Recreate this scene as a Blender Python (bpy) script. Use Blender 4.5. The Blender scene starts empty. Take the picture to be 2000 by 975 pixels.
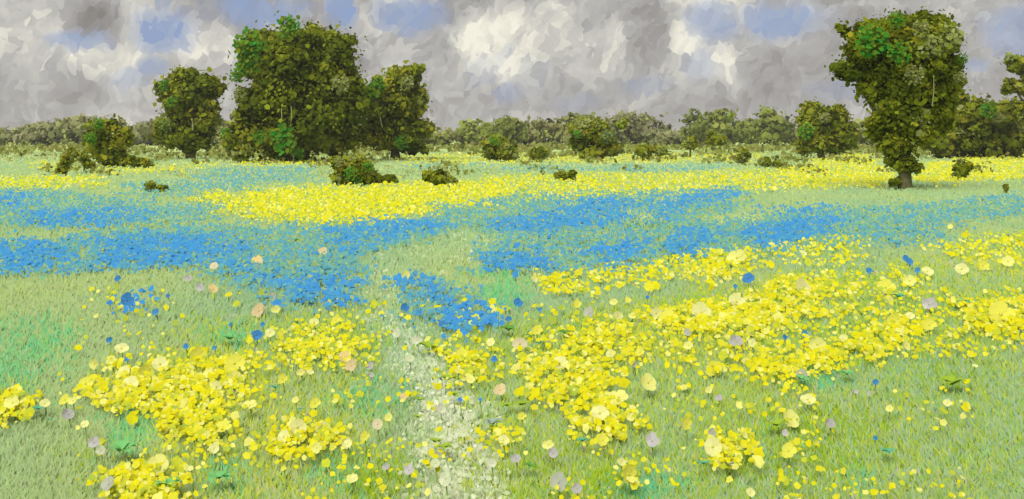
import bpy, math, random
import numpy as np
from mathutils import Vector, noise as mnoise

random.seed(11)
rng = np.random.default_rng(11)
scene = bpy.context.scene
COL = scene.collection

# ------------------------------------------------------------------ camera
F, HZ, H = 2144.0, 270.0, 2.2          # focal length in photo pixels, horizon row, eye height
cam_data = bpy.data.cameras.new('camera')
cam = bpy.data.objects.new('camera', cam_data)
COL.objects.link(cam)
cam.location = (0, 0, H)
cam.rotation_euler = (math.radians(90), 0, 0)
cam_data.sensor_width = 36.0
cam_data.lens = 36.0 * F / 2000.0
cam_data.shift_y = -(487.5 - HZ) / 2000.0
cam_data.clip_end = 6000
scene.camera = cam

# ------------------------------------------------------------------ light
SUN_EL, SUN_AZ = math.radians(52), math.radians(205)     # behind the camera, a little to the left
SUN_DIR = Vector((math.sin(SUN_AZ) * math.cos(SUN_EL), math.cos(SUN_AZ) * math.cos(SUN_EL), math.sin(SUN_EL)))
sun_data = bpy.data.lights.new('sun', 'SUN')
sun_data.energy = 3.2
sun_data.angle = math.radians(55)
sun_data.color = (1.0, 0.97, 0.90)
sun = bpy.data.objects.new('sun', sun_data)
COL.objects.link(sun)
sun.rotation_euler = (-SUN_DIR).to_track_quat('-Z', 'Y').to_euler()

world = bpy.data.worlds.new('World')
scene.world = world
world.use_nodes = True
SKY_STRENGTH = 0.08
scene.view_settings.view_transform = 'Standard'
scene.view_settings.look = 'None'
scene.view_settings.exposure = 0.6
scene.view_settings.gamma = 1.0
scene.view_settings.use_curve_mapping = False


def px_dir(x, y):
    return Vector(((x - 1000) / F, 1.0, -(y - HZ) / F)).normalized()


def build_world():
    nt = world.node_tree
    N, L = nt.nodes, nt.links
    N.clear()

    def node(t, **kw):
        n = N.new(t)
        for k, v in kw.items():
            setattr(n, k, v)
        return n

    def plug(sock, v):
        if isinstance(v, bpy.types.NodeSocket):
            L.new(v, sock)
        else:
            sock.default_value = v

    def math_(op, a, b=0.0, c=0.0, clamp=False):
        n = node('ShaderNodeMath', operation=op, use_clamp=clamp)
        for i, v in enumerate((a, b, c)):
            plug(n.inputs[i], v)
        return n.outputs[0]

    def vec(op, a, b=None, scale=None):
        n = node('ShaderNodeVectorMath', operation=op)
        plug(n.inputs[0], a)
        if b is not None:
            plug(n.inputs[1], b)
        if scale is not None:
            n.inputs['Scale'].default_value = scale
        return n.outputs['Value'] if op in ('DISTANCE', 'LENGTH', 'DOT_PRODUCT') else n.outputs[0]

    def mapr(v, a, b, c=0.0, d=1.0):
        n = node('ShaderNodeMapRange', interpolation_type='SMOOTHSTEP')
        plug(n.inputs['Value'], v)
        for k, q in (('From Min', a), ('From Max', b), ('To Min', c), ('To Max', d)):
            n.inputs[k].default_value = q
        return n.outputs[0]

    def noise3(v, scale, detail=3.0, rough=0.55):
        n = node('ShaderNodeTexNoise')
        L.new(v, n.inputs['Vector'])
        n.inputs['Scale'].default_value = scale
        n.inputs['Detail'].default_value = detail
        n.inputs['Roughness'].default_value = rough
        return n

    def mix(fac, a, b):
        n = node('ShaderNodeMix', data_type='RGBA')
        plug(n.inputs[0], fac)
        plug(n.inputs[6], a)
        plug(n.inputs[7], b)
        return n.outputs[2]

    d = node('ShaderNodeTexCoord').outputs['Generated']
    # torn cloud edges: cells of irregular shape, each cell taking one tone
    warp = noise3(d, 26.0, 2.0)
    wv = vec('SCALE', vec('SUBTRACT', warp.outputs['Color'], (0.5, 0.5, 0.5)), scale=0.030)
    dw = vec('ADD', d, wv)
    slant = node('ShaderNodeVectorRotate', rotation_type='Y_AXIS')
    L.new(dw, slant.inputs['Vector'])
    slant.inputs['Angle'].default_value = math.radians(-28)
    sc = vec('MULTIPLY', slant.outputs[0], (1.15, 1.0, 0.72))

    def cells(scale, rnd=1.0):
        v = node('ShaderNodeTexVoronoi', feature='F1', distance='CHEBYCHEV')
        L.new(sc, v.inputs['Vector'])
        v.inputs['Scale'].default_value = scale
        v.inputs['Randomness'].default_value = rnd
        return v
    v1, v2 = cells(40.0), cells(125.0)
    def unslant(v):
        r = node('ShaderNodeVectorRotate', rotation_type='Y_AXIS')
        L.new(vec('MULTIPLY', v.outputs['Position'], (1 / 1.15, 1.0, 1 / 0.72)), r.inputs['Vector'])
        r.inputs['Angle'].default_value = math.radians(28)
        return r.outputs[0]
    p1, p2 = unslant(v1), unslant(v2)
    soft = noise3(dw, 11.0, 5.0, 0.6).outputs['Fac']
    n1 = noise3(p1, 11.0, 4.0, 0.62).outputs['Fac']
    n2 = noise3(p2, 13.0, 5.0, 0.65).outputs['Fac']
    tone = math_('ADD', math_('MULTIPLY', n1, 0.17), math_('ADD', math_('MULTIPLY', n2, 0.38), math_('MULTIPLY', soft, 0.45)))
    jit = node('ShaderNodeSeparateColor')
    L.new(v2.outputs['Color'], jit.inputs[0])
    tone = math_('ADD', tone, math_('MULTIPLY', math_('SUBTRACT', jit.outputs[0], 0.5), 0.075))
    tone = math_('ADD', math_('MULTIPLY', math_('SUBTRACT', tone, 0.5), 2.4), 0.5)

    dq = vec('ADD', vec('SCALE', p2, scale=0.55), vec('SCALE', dw, scale=0.45))

    def blob(x, y, rx, ry, amt, rot=0.0):
        c = px_dir(x, y)
        q = vec('SUBTRACT', dq, tuple(c))
        if rot:
            r = node('ShaderNodeVectorRotate', rotation_type='Y_AXIS')
            L.new(q, r.inputs['Vector'])
            r.inputs['Angle'].default_value = math.radians(rot)
            q = r.outputs[0]
        q = vec('MULTIPLY', q, (F / rx, F / max(rx, ry) * 0.8, F / ry))
        return mapr(vec('LENGTH', q), 0.45, 1.25, amt, 0.0)

    whites = [(1010, 65, 140, 80, .31, 25), (900, 50, 50, 65, .24), (1150, 100, 100, 50, .25, 20), (400, 85, 85, 42, .26),
              (230, 110, 70, 55, .20), (60, 110, 130, 70, .20), (60, 40, 110, 40, .12), (100, 210, 160, 30, .14), (1345, 70, 45, 45, .24), (1420, 130, 40, 50, .22),
              (1560, 60, 60, 55, .14), (1600, 20, 70, 20, .16), (720, 60, 50, 45, .16), (1480, 20, 40, 20, .1), (1700, 10, 60, 16, .12)]
    darks = [(175, 30, 52, 34, -.26), (220, 62, 34, 24, -.18), (1265, 60, 55, 90, -.26, 20), (1050, 30, 22, 60, -.16, 35),
             (880, 20, 30, 40, -.16), (1300, 190, 260, 45, -.07), (900, 190, 200, 50, -.06),
             (1250, 110, 40, 50, -.14), (1850, 60, 120, 60, -.04)]
    blues = [(150, 75, 55, 26, .9), (325, 60, 62, 45, 1.0), (300, 130, 24, 20, .8), (505, 20, 95, 34, .95), (665, 20, 35, 40, 1.0),
             (800, 30, 75, 42, .9), (260, 150, 46, 24, .55), (1390, 40, 60, 55, .75), (1530, 35, 85, 38, .9), (1985, 60, 55, 55, .7),
             (1370, 130, 40, 30, .45), (1260, 165, 60, 20, .35), (1910, 135, 30, 16, .6), (1640, 175, 60, 22, .4), (990, 185, 40, 20, .5), (1130,200,60,14,.3)]
    for b in whites + darks:
        tone = math_('ADD', tone, blob(*b))
    blue = mapr(noise3(p1, 6.0, 3.0).outputs['Fac'], 0.60, 0.72, 0.0, 0.55)
    for b in blues:
        blue = math_('MAXIMUM', blue, blob(*b))

    ramp = node('ShaderNodeValToRGB')
    L.new(tone, ramp.inputs[0])
    cr = ramp.color_ramp
    stops = [(0.0, (1.9, 1.8, 1.7)), (0.30, (2.8, 2.7, 2.6)), (0.5, (3.7, 3.6, 3.45)), (0.68, (4.9, 4.8, 4.4)), (0.92, (7.6, 7.3, 6.2))]
    cr.elements[0].position, cr.elements[0].color = stops[0][0], (*stops[0][1], 1)
    cr.elements[1].position, cr.elements[1].color = stops[-1][0], (*stops[-1][1], 1)
    for p, c in stops[1:-1]:
        e = cr.elements.new(p)
        e.color = (*c, 1)

    sky = node('ShaderNodeTexSky', sky_type='NISHITA')
    sky.sun_disc = False
    sky.sun_elevation = SUN_EL
    sky.sun_rotation = SUN_AZ
    sky.air_density = 1.0
    sky.dust_density = 2.0
    # blue gaps are the clear sky seen through thin veil cloud
    gap = mix(0.80, sky.outputs[0], (2.1, 2.75, 4.7, 1))
    gap = mix(math_('MULTIPLY', jit.outputs[1], 0.25), gap, ramp.outputs[0])
    out = mix(blue, ramp.outputs[0], gap)
    bg = node('ShaderNodeBackground')
    L.new(out, bg.inputs['Color'])
    bg.inputs['Strength'].default_value = SKY_STRENGTH
    wo = node('ShaderNodeOutputWorld')
    L.new(bg.outputs[0], wo.inputs['Surface'])


build_world()

# ------------------------------------------------------------------ helpers


def tag(o, label=None, cat=None, group=None, kind=None):
    if label:
        o['label'] = label
    if cat:
        o['category'] = cat
    if group:
        o['group'] = group
    if kind:
        o['kind'] = kind
    return o


def link(name, me, mat=None, parent=None):
    if mat is not None and not me.materials:
        me.materials.append(mat)
    o = bpy.data.objects.new(name, me)
    COL.objects.link(o)
    o.parent = parent
    return o


def empty(name, loc):
    o = bpy.data.objects.new(name, None)
    o.empty_display_size = 0.2
    COL.objects.link(o)
    o.location = loc
    return o


def ground(x, y, z=0.0):
    """pixel of the photo -> point of the meadow (height z)"""
    Y = (H - z) * F / (y - HZ)
    return Vector(((x - 1000) * Y / F, Y, z))


def at(x, y, Y):
    return Vector(((x - 1000) * Y / F, Y, H - (y - HZ) * Y / F))


def leaf_material(name, rough=0.75, transl=0.25, streak=0.12, scale=14.0, ripple=0.0):
    m = bpy.data.materials.new(name)
    m.use_nodes = True
    nt = m.node_tree
    N, L = nt.nodes, nt.links
    N.clear()
    at_ = N.new('ShaderNodeAttribute')
    at_.attribute_name = 'Col'
    tc = N.new('ShaderNodeTexCoord')
    nz = N.new('ShaderNodeTexNoise')
    L.new(tc.outputs['Object'], nz.inputs['Vector'])
    nz.inputs['Scale'].default_value = scale
    nz.inputs['Detail'].default_value = 3
    mp = N.new('ShaderNodeMapRange')
    L.new(nz.outputs['Fac'], mp.inputs['Value'])
    mp.inputs['From Min'].default_value = 0.3
    mp.inputs['From Max'].default_value = 0.7
    mp.inputs['To Min'].default_value = 1 - streak
    mp.inputs['To Max'].default_value = 1 + streak
    mul = N.new('ShaderNodeVectorMath')
    mul.operation = 'SCALE'
    L.new(at_.outputs['Color'], mul.inputs[0])
    L.new(mp.outputs[0], mul.inputs['Scale'])
    bs = N.new('ShaderNodeBsdfPrincipled')
    L.new(mul.outputs[0], bs.inputs['Base Color'])
    bs.inputs['Roughness'].default_value = rough
    bs.inputs['Specular IOR Level'].default_value = 0.08
    tr = N.new('ShaderNodeBsdfTranslucent')
    L.new(mul.outputs[0], tr.inputs['Color'])
    mx = N.new('ShaderNodeMixShader')
    mx.inputs[0].default_value = transl
    L.new(bs.outputs[0], mx.inputs[1])
    L.new(tr.outputs[0], mx.inputs[2])
    if ripple:
        wv = N.new('ShaderNodeTexNoise')
        L.new(tc.outputs['Object'], wv.inputs['Vector'])
        wv.inputs['Scale'].default_value = scale * 3
        bp = N.new('ShaderNodeBump')
        bp.inputs['Strength'].default_value = ripple
        L.new(wv.outputs['Fac'], bp.inputs['Height'])
        L.new(bp.outputs[0], bs.inputs['Normal'])
    out = N.new('ShaderNodeOutputMaterial')
    L.new(mx.outputs[0], out.inputs['Surface'])
    return m


def flat_material(name, col, rough=0.8, var=0.2, scale=6.0):
    m = bpy.data.materials.new(name)
    m.use_nodes = True
    nt = m.node_tree
    N, L = nt.nodes, nt.links
    bs = N['Principled BSDF']
    tc = N.new('ShaderNodeTexCoord')
    nz = N.new('ShaderNodeTexNoise')
    nz.inputs['Scale'].default_value = scale
    nz.inputs['Detail'].default_value = 4
    L.new(tc.outputs['Object'], nz.inputs['Vector'])
    rp = N.new('ShaderNodeValToRGB')
    rp.color_ramp.elements[0].position = 0.3
    rp.color_ramp.elements[1].position = 0.7
    rp.color_ramp.elements[0].color = (*[c * (1 - var) for c in col], 1)
    rp.color_ramp.elements[1].color = (*[min(1, c * (1 + var)) for c in col], 1)
    L.new(nz.outputs['Fac'], rp.inputs[0])
    L.new(rp.outputs[0], bs.inputs['Base Color'])
    bs.inputs['Roughness'].default_value = rough
    bs.inputs['Specular IOR Level'].default_value = 0.25
    return m


M_LEAF = leaf_material('foliage', 0.8, 0.35, 0.15, 2.0)
M_FAR = leaf_material('far_foliage', 0.9, 0.35, 0.1, 0.8)
M_PETAL = leaf_material('petals', 0.65, 0.30, 0.10, 22.0)
M_GRASS = leaf_material('grass_leaf', 0.75, 0.30, 0.12, 18.0)
M_BARK = flat_material('bark', (0.085, 0.08, 0.035), 0.9, 0.4, 5.0)
M_TWIG = flat_material('pale_twig', (0.24, 0.25, 0.10), 0.8, 0.2, 5.0)
M_STEM = flat_material('green_stem', (0.22, 0.33, 0.07), 0.7, 0.2, 9.0)


def unit(a):
    return a / np.maximum(np.linalg.norm(a, axis=1, keepdims=True), 1e-9)


def dabs_mesh(name, cen, nor, sx, sy, col, roll=None, k=7, cup=0.18, wob=0.22, shade=None):
    """many small cupped rounded petals / leaves in one mesh: cen, nor (n,3); sx, sy half sizes; col (n,3)"""
    n = len(cen)
    nor = unit(nor)
    if shade is not None:
        nor = np.where((nor * shade).sum(1, keepdims=True) < 0, -nor, nor)
    up = np.tile(np.array([[0.0, 0.0, 1.0]]), (n, 1))
    t = np.cross(up, nor)
    bad = np.linalg.norm(t, axis=1) < 1e-3
    t[bad] = (1, 0, 0)
    t = unit(t)
    b = np.cross(nor, t)
    if roll is None:
        roll = rng.normal(0, 0.5, n)
    c, s = np.cos(roll)[:, None], np.sin(roll)[:, None]
    t, b = t * c + b * s, b * c - t * s
    ang = (np.arange(k) / k * 2 * math.pi)[None, :] + rng.uniform(0, 6.28, (n, 1))
    ca, sa = np.cos(ang), np.sin(ang)
    sup = (np.abs(ca) ** 3.2 + np.abs(sa) ** 3.2) ** (-1 / 3.2)            # between a disc and a square
    r = sup * (1 + rng.uniform(-wob, wob, (n, k)))
    V = np.empty((n, k + 1, 3), dtype=np.float32)
    V[:, 0] = cen - nor * (cup * sx)[:, None] * np.sign(rng.uniform(-0.6, 1, n))[:, None]
    V[:, 1:] = cen[:, None, :] + t[:, None, :] * (r * ca * sx[:, None])[:, :, None] + b[:, None, :] * (r * sa * sy[:, None])[:, :, None]
    i = np.arange(k)
    fan = np.stack([np.zeros(k, int), 1 + i, 1 + (i + 1) % k], 1)
    T = (fan[None] + (np.arange(n) * (k + 1))[:, None, None]).reshape(-1, 3)
    me = bpy.data.meshes.new(name)
    me.vertices.add(n * (k + 1))
    me.vertices.foreach_set('co', V.reshape(-1))
    m = len(T)
    me.loops.add(m * 3)
    me.polygons.add(m)
    me.polygons.foreach_set('loop_start', np.arange(m, dtype=np.int32) * 3)
    me.loops.foreach_set('vertex_index', T.reshape(-1).astype(np.int32))
    me.polygons.foreach_set('use_smooth', np.ones(m, dtype=bool))
    me.update()
    at_ = me.attributes.new('Col', 'FLOAT_COLOR', 'POINT')
    C = np.ones((n, k + 1, 4), dtype=np.float32)
    C[:, :, :3] = np.clip(col, 0.003, 0.9)[:, None, :]
    at_.data.foreach_set('color', C.reshape(-1))
    me.validate()
    if shade is not None:
        sv = np.repeat(unit(shade)[:, None, :], k + 1, 1).reshape(-1, 3).astype(np.float32)
        me.normals_split_custom_set_from_vertices(sv)
    return me


def tube_geo(paths, seg=6):
    V, Fc = [], []
    for pts, rad in paths:
        pts = [Vector(p) for p in pts]
        base = len(V)
        for i, p in enumerate(pts):
            d = (pts[min(i + 1, len(pts) - 1)] - pts[max(i - 1, 0)]).normalized()
            a = d.orthogonal().normalized() if abs(d.z) < 0.9 else Vector((1, 0, 0)).cross(d).normalized()
            b = d.cross(a)
            for j in range(seg):
                t = 2 * math.pi * j / seg
                V.append(p + (a * math.cos(t) + b * math.sin(t)) * rad[i])
        for i in range(len(pts) - 1):
            for j in range(seg):
                a0, a1 = base + i * seg + j, base + i * seg + (j + 1) % seg
                Fc.append((a0, a1, a1 + seg, a0 + seg))
        V.append(pts[-1])
        for j in range(seg):
            Fc.append((base + (len(pts) - 1) * seg + j, base + (len(pts) - 1) * seg + (j + 1) % seg, len(V) - 1))
    return V, Fc


def tube_mesh(name, paths, seg=6):
    V, Fc = tube_geo(paths, seg)
    me = bpy.data.meshes.new(name)
    me.from_pydata([tuple(v) for v in V], [], Fc)
    for p in me.polygons:
        p.use_smooth = True
    me.update()
    return me


def blades_mesh(name, base, hgt, wid, col, lean=.35):
    """thin bent grass blades, each five vertices"""
    n = len(base)
    a = rng.normal(0, .5, n)                                   # the blade's broad side, mostly square to the wind from the south
    side = np.stack([np.cos(a), np.sin(a), np.zeros(n)], 1)
    ln = rng.normal(0, lean, (n, 2)) * hgt[:, None]
    ln[:, 1] += .25 * hgt
    up = np.zeros((n, 3)); up[:, 2] = hgt
    V = np.empty((n, 5, 3), dtype=np.float32)
    mid = base + up * .55 + np.concatenate([ln * .3, np.zeros((n, 1))], 1)
    V[:, 0] = base - side * wid[:, None] * .4
    V[:, 1] = base + side * wid[:, None] * .4
    V[:, 2] = mid - side * wid[:, None] * .5
    V[:, 3] = mid + side * wid[:, None] * .5
    V[:, 4] = base + up + np.concatenate([ln, np.zeros((n, 1))], 1)
    tri = np.array([[0, 1, 3], [0, 3, 2], [2, 3, 4]])
    T = (tri[None] + (np.arange(n) * 5)[:, None, None]).reshape(-1, 3)
    me = bpy.data.meshes.new(name)
    me.vertices.add(n * 5)
    me.vertices.foreach_set('co', V.reshape(-1))
    m = len(T)
    me.loops.add(m * 3)
    me.polygons.add(m)
    me.polygons.foreach_set('loop_start', np.arange(m, dtype=np.int32) * 3)
    me.loops.foreach_set('vertex_index', T.reshape(-1).astype(np.int32))
    me.polygons.foreach_set('use_smooth', np.ones(m, dtype=bool))
    me.update()
    at_ = me.attributes.new('Col', 'FLOAT_COLOR', 'POINT')
    C = np.ones((n, 5, 4), dtype=np.float32)
    C[:, :, :3] = np.clip(col, 0.003, 0.9)[:, None, :]
    at_.data.foreach_set('color', C.reshape(-1))
    me.validate()
    sv = unit(np.stack([np.sin(a) * .35, -np.cos(a) * .35, np.ones(n)], 1))
    me.normals_split_custom_set_from_vertices(np.repeat(sv[:, None, :], 5, 1).reshape(-1, 3).astype(np.float32))
    return me


# ------------------------------------------------------------------ ground
def ground_material():
    m = bpy.data.materials.new('meadow_ground')
    m.use_nodes = True
    nt = m.node_tree
    N, L = nt.nodes, nt.links
    bs = N['Principled BSDF']
    g = N.new('ShaderNodeNewGeometry')
    wn = N.new('ShaderNodeTexNoise')
    wn.inputs['Scale'].default_value = 1.3
    L.new(g.outputs['Position'], wn.inputs['Vector'])
    ws = N.new('ShaderNodeVectorMath'); ws.operation = 'SCALE'; ws.inputs['Scale'].default_value = 0.6
    L.new(wn.outputs['Color'], ws.inputs[0])
    wa = N.new('ShaderNodeVectorMath'); wa.operation = 'ADD'
    L.new(g.outputs['Position'], wa.inputs[0]); L.new(ws.outputs[0], wa.inputs[1])
    v = N.new('ShaderNodeTexVoronoi')
    v.inputs['Scale'].default_value = 2.2
    L.new(wa.outputs[0], v.inputs['Vector'])
    n = N.new('ShaderNodeTexNoise')
    n.inputs['Scale'].default_value = 0.35
    n.inputs['Detail'].default_value = 6
    L.new(v.outputs['Position'], n.inputs['Vector'])
    r = N.new('ShaderNodeValToRGB')
    e = r.color_ramp.elements
    e[0].position, e[0].color = 0.30, (0.30, 0.44, 0.13, 1)
    e[1].position, e[1].color = 0.72, (0.42, 0.49, 0.16, 1)
    q = e.new(0.5); q.color = (0.38, 0.48, 0.18, 1)
    L.new(n.outputs['Fac'], r.inputs[0])
    L.new(r.outputs[0], bs.inputs['Base Color'])
    bs.inputs['Roughness'].default_value = 0.95
    bs.inputs['Specular IOR Level'].default_value = 0.1
    return m


def build_ground():
    xs = np.concatenate([np.linspace(-1500, -80, 12), np.linspace(-60, 60, 41), np.linspace(80, 1500, 12)])
    ys = np.concatenate([np.linspace(-60, 0, 6), np.linspace(3, 80, 40), np.linspace(95, 1900, 22)])
    V = []
    for y in ys:
        for x in xs:
            z = -0.05 + 0.04 * mnoise.noise((x * 0.35, y * 0.35, 0.0))
            V.append((x, y, z))
    nx = len(xs)
    Fc = [(j * nx + i, j * nx + i + 1, (j + 1) * nx + i + 1, (j + 1) * nx + i) for j in range(len(ys) - 1) for i in range(nx - 1)]
    me = bpy.data.meshes.new('meadow')
    me.from_pydata(V, [], Fc)
    for p in me.polygons:
        p.use_smooth = True
    o = link('meadow', me, ground_material())
    tag(o, 'flat pale green meadow reaching to the far trees', 'meadow', kind='structure')


build_ground()

# ------------------------------------------------------------------ trees
DARK, OLIVE, WARM, GREY, LIME = (0.098, 0.130, 0.005), (0.185, 0.222, 0.008), (0.255, 0.250, 0.014), (0.26, 0.30, 0.09), (0.27, 0.33, 0.02)
EMER = (0.020, 0.21, 0.020)


def crown(blobs, Y, dab, n, pal, weights, stray=0.2, depth=0.8, seed=0):
    """leaf sprays of a crown; blobs = (x, y, rx, ry) of the lobes in photo pixels at distance Y"""
    s = Y / F
    # every lobe carries smaller boughs on its surface, so that the outline is knobbly and open
    L = []
    for (x, y, rx, ry) in blobs:
        L.append((x, 0.0, y, rx * .80, ry * .80, 1.0))
        m = max(3, int(rx * ry / (dab * dab) * .5))
        for _ in range(min(m, 26)):
            v = unit(rng.normal(0, 1, (1, 3)))[0]
            q = rng.uniform(.16, .42)
            k = rng.uniform(.72, .98)
            L.append((x + v[0] * rx * k, v[1] * rx * depth * k, y + v[2] * ry * k, max(rx * q, dab * .8), max(ry * q, dab * .7), 1.2))
    L = np.array(L)
    w = L[:, 3] * L[:, 4] * L[:, 5]
    idx = rng.choice(len(L), n, p=w / w.sum())
    B = L[idx]
    u = unit(rng.normal(0, 1, (n, 3)))
    rad = rng.uniform(0.1, 1, n) ** 0.5
    out = rng.uniform(0, 1, n) < stray
    rad[out] = 1 + np.minimum(np.abs(rng.normal(0, .33, out.sum())), .8)
    cx, cz = (B[:, 0] - 1000) * s, H - (B[:, 2] - HZ) * s
    P = np.stack([cx + u[:, 0] * rad * B[:, 3] * s, Y + B[:, 1] * s + u[:, 1] * rad * B[:, 3] * s * depth, cz + u[:, 2] * rad * B[:, 4] * s], 1)
    P[:, 2] = np.maximum(P[:, 2], rng.uniform(0.05, 0.3, n))
    nor = unit(u * .55 + rng.normal(0, 0.55, (n, 3)) + np.array([0, -0.25, 0.3]))
    big = rng.uniform(0, 1, n)
    size = dab * s * 0.5 * np.where(big < .25, rng.uniform(1.0, 1.9, n), rng.uniform(0.4, 1.0, n))
    size[out] *= 0.7
    fr = 1.0 / (dab * s * 7.0)
    nz = np.array([mnoise.noise((p[0] * fr + seed, p[1] * fr, p[2] * fr)) for p in P])
    lobe_tone = rng.normal(0, .28, len(L))[idx]
    nz = nz + lobe_tone + rng.normal(0, 0.16, n)
    order = np.argsort(np.argsort(nz)) / n
    cum = np.cumsum(weights) / np.sum(weights)
    pi = np.searchsorted(cum, order).clip(0, len(pal) - 1)
    C = np.array(pal)[pi] * rng.uniform(0.85, 1.18, (n, 1))
    shade = unit(u * .75 + nor * .45 + np.array([0, -.05, .25]))
    return P, nor, size, C, shade


def make_tree(name, label, cat, base, Y, blobs, dab=16, n=4000, pal=(DARK, OLIVE, WARM, LIME), weights=(4, 4, 1.5, .7), trunk=None,
              clumps=(), group=None, mat=None, twigs=(), stray=0.2, pale=()):
    s = Y / F
    bp = at(base[0], base[1], Y)
    bp.z = 0.0
    root = empty(name, bp)
    tag(root, label, cat, group)
    dab, n = dab * .52, int(n * 4.2)
    P, nor, size, C, shade = crown(blobs, Y, dab, n, pal, weights, stray, seed=base[0] * 0.13)
    P = P - np.array(bp)
    me = dabs_mesh('crown', P, nor, size, size * rng.uniform(0.7, 1.25, n), C, k=5, cup=0.25, shade=shade)
    crown_o = link('crown' if cat == 'tree' else 'foliage', me, mat or M_LEAF, root)
    if trunk:
        w = trunk * s
        paths = []
        tops = [b for b in blobs]
        zc = max(0.4, min(at(b[0], b[1], Y).z for b in tops) * 0.9)
        topz = sum(at(b[0], b[1], Y).z for b in tops) / len(tops)
        ctr = at(blobs[0][0], blobs[0][1], Y) - bp
        p0 = Vector((0, 0, -0.15))
        pts = [p0, Vector((ctr.x * .08, 0, topz * .25)), Vector((ctr.x * .3, 0.1, topz * .6)), Vector((ctr.x * .7, 0, topz)), Vector((ctr.x, 0, max(topz * 1.1, ctr.z)))]
        paths.append((pts, [w * 1.35, w, w * .8, w * .55, w * .25]))
        o = link('trunk' if cat == 'tree' else 'stem', tube_mesh('trunk', paths, 8), M_BARK, root)
        for b in tops[1:7]:
            c = at(b[0], b[1], Y) - bp
            c.y = random.uniform(-.5, .5) * b[2] * s
            st = pts[1].lerp(pts[3], random.uniform(0.1, 0.8))
            md = st.lerp(c, 0.55) + Vector((0, 0, -0.06 * (c - st).length))
            link('limb', tube_mesh('limb', [([st, md, c], [w * .5, w * .32, w * .1])], 6), M_BARK, o)
    for (x, y, r, col) in clumps:                       # clumps of fresh leaves on the near face of the crown
        k = 170
        c = at(x, y, Y)
        # find how far the crown bulges towards the viewer there
        d2 = np.hypot(P[:, 0] + bp.x - c.x, P[:, 2] - c.z)
        near = P[d2 < r * s * 1.2]
        yy = (near[:, 1].min() if len(near) else -1.0)
        cen = np.array([c.x - bp.x, yy - 0.02, c.z]) + unit(rng.normal(0, 1, (k, 3))) * (2.3 * rng.uniform(0, 1, (k, 1)) ** .8) * np.array([r * s * .42, r * s * .2, r * s * .42])
        nn = unit(np.array([0, -1, .5]) + rng.normal(0, .45, (k, 3)))
        sz = r * s * rng.uniform(.07, .15, k)
        cc = np.array(col)[None] * rng.uniform(.75, 1.3, (k, 1))
        mxo = rng.uniform(0, .95, (k, 1))
        cc = cc * (1 - mxo) + np.array(OLIVE)[None] * mxo
        o = link('leaf_clump', dabs_mesh('leaf_clump', cen, nn, sz, sz * 1.1, cc), mat or M_LEAF, crown_o)
        o['kind'] = 'stuff'
        o['label'] = 'clump of fresh emerald green leaves' if col == EMER else 'clump of pale greyish leaves'
    for (x0, y0, x1, y1) in twigs:
        a, b = at(x0, y0, Y) - bp, at(x1, y1, Y) - bp
        d2 = np.hypot(P[:, 0] - a.x, P[:, 2] - a.z)
        near = P[d2 < 30 * s]
        a.y = b.y = (near[:, 1].min() if len(near) else -1) - .05
        m_ = a.lerp(b, .5) + Vector((s * 2, 0, 0))
        link('branch', tube_mesh('branch', [([a, m_, b], [s * 1.1, s * .9, s * .4])], 5), M_TWIG, crown_o)
    return root


PG = (0.27, 0.28, 0.14)
make_tree('broadleaf_tree', 'tallest dark olive tree with a wide round crown, left of centre', 'tree', (590, 316), 102,
          [(588, 150, 108, 92), (520, 118, 52, 52), (648, 120, 52, 58), (590, 88, 75, 42), (600, 225, 112, 72), (505, 215, 45, 55), (490, 268, 52, 34),
           (655, 190, 55, 55), (560, 278, 70, 30), (640, 276, 60, 30), (470, 295, 25, 18)],
          17, 9000, trunk=13, weights=(6, 5, 1.2, .5),
          clumps=[(515, 95, 34, EMER), (505, 130, 24, EMER), (585, 62, 26, EMER), (578, 272, 30, EMER), (601, 300, 14, EMER), (525, 268, 14, EMER), (474, 150, 16, EMER),
                  (483, 187, 14, PG), (678, 168, 20, PG), (445, 262, 14, EMER)],
          twigs=[(576, 215, 574, 250), (594, 212, 592, 250)])
make_tree('broadleaf_tree', 'olive tree with a lobed crown right beside the tallest tree', 'tree', (772, 306), 112,
          [(765, 185, 58, 48), (795, 148, 32, 24), (745, 225, 45, 45), (785, 250, 55, 38), (815, 195, 25, 35), (735, 270, 45, 25), (800, 285, 35, 18)],
          16, 4200, trunk=8, pal=(DARK, OLIVE, WARM, LIME, GREY), weights=(3, 4, 2.5, 1, .6),
          clumps=[(725, 185, 26, EMER), (708, 210, 18, EMER), (745, 168, 18, EMER), (800, 165, 16, PG), (788, 278, 16, EMER)],
          twigs=[(752, 250, 739, 205)])
make_tree('broadleaf_tree', 'medium round topped tree left of the tallest tree', 'tree', (372, 303), 118,
          [(372, 185, 56, 44), (352, 215, 38, 46), (395, 165, 40, 26), (360, 262, 52, 36), (400, 225, 34, 40), (335, 170, 18, 25), (418, 180, 20, 18)],
          16, 3600, trunk=8, pal=(DARK, OLIVE, WARM, GREY), weights=(2.5, 5, 2, 1),
          clumps=[(331, 170, 13, EMER), (352, 200, 12, EMER), (338, 245, 16, (0.10, .17, .06))], twigs=[(390, 255, 388, 232)])
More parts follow.
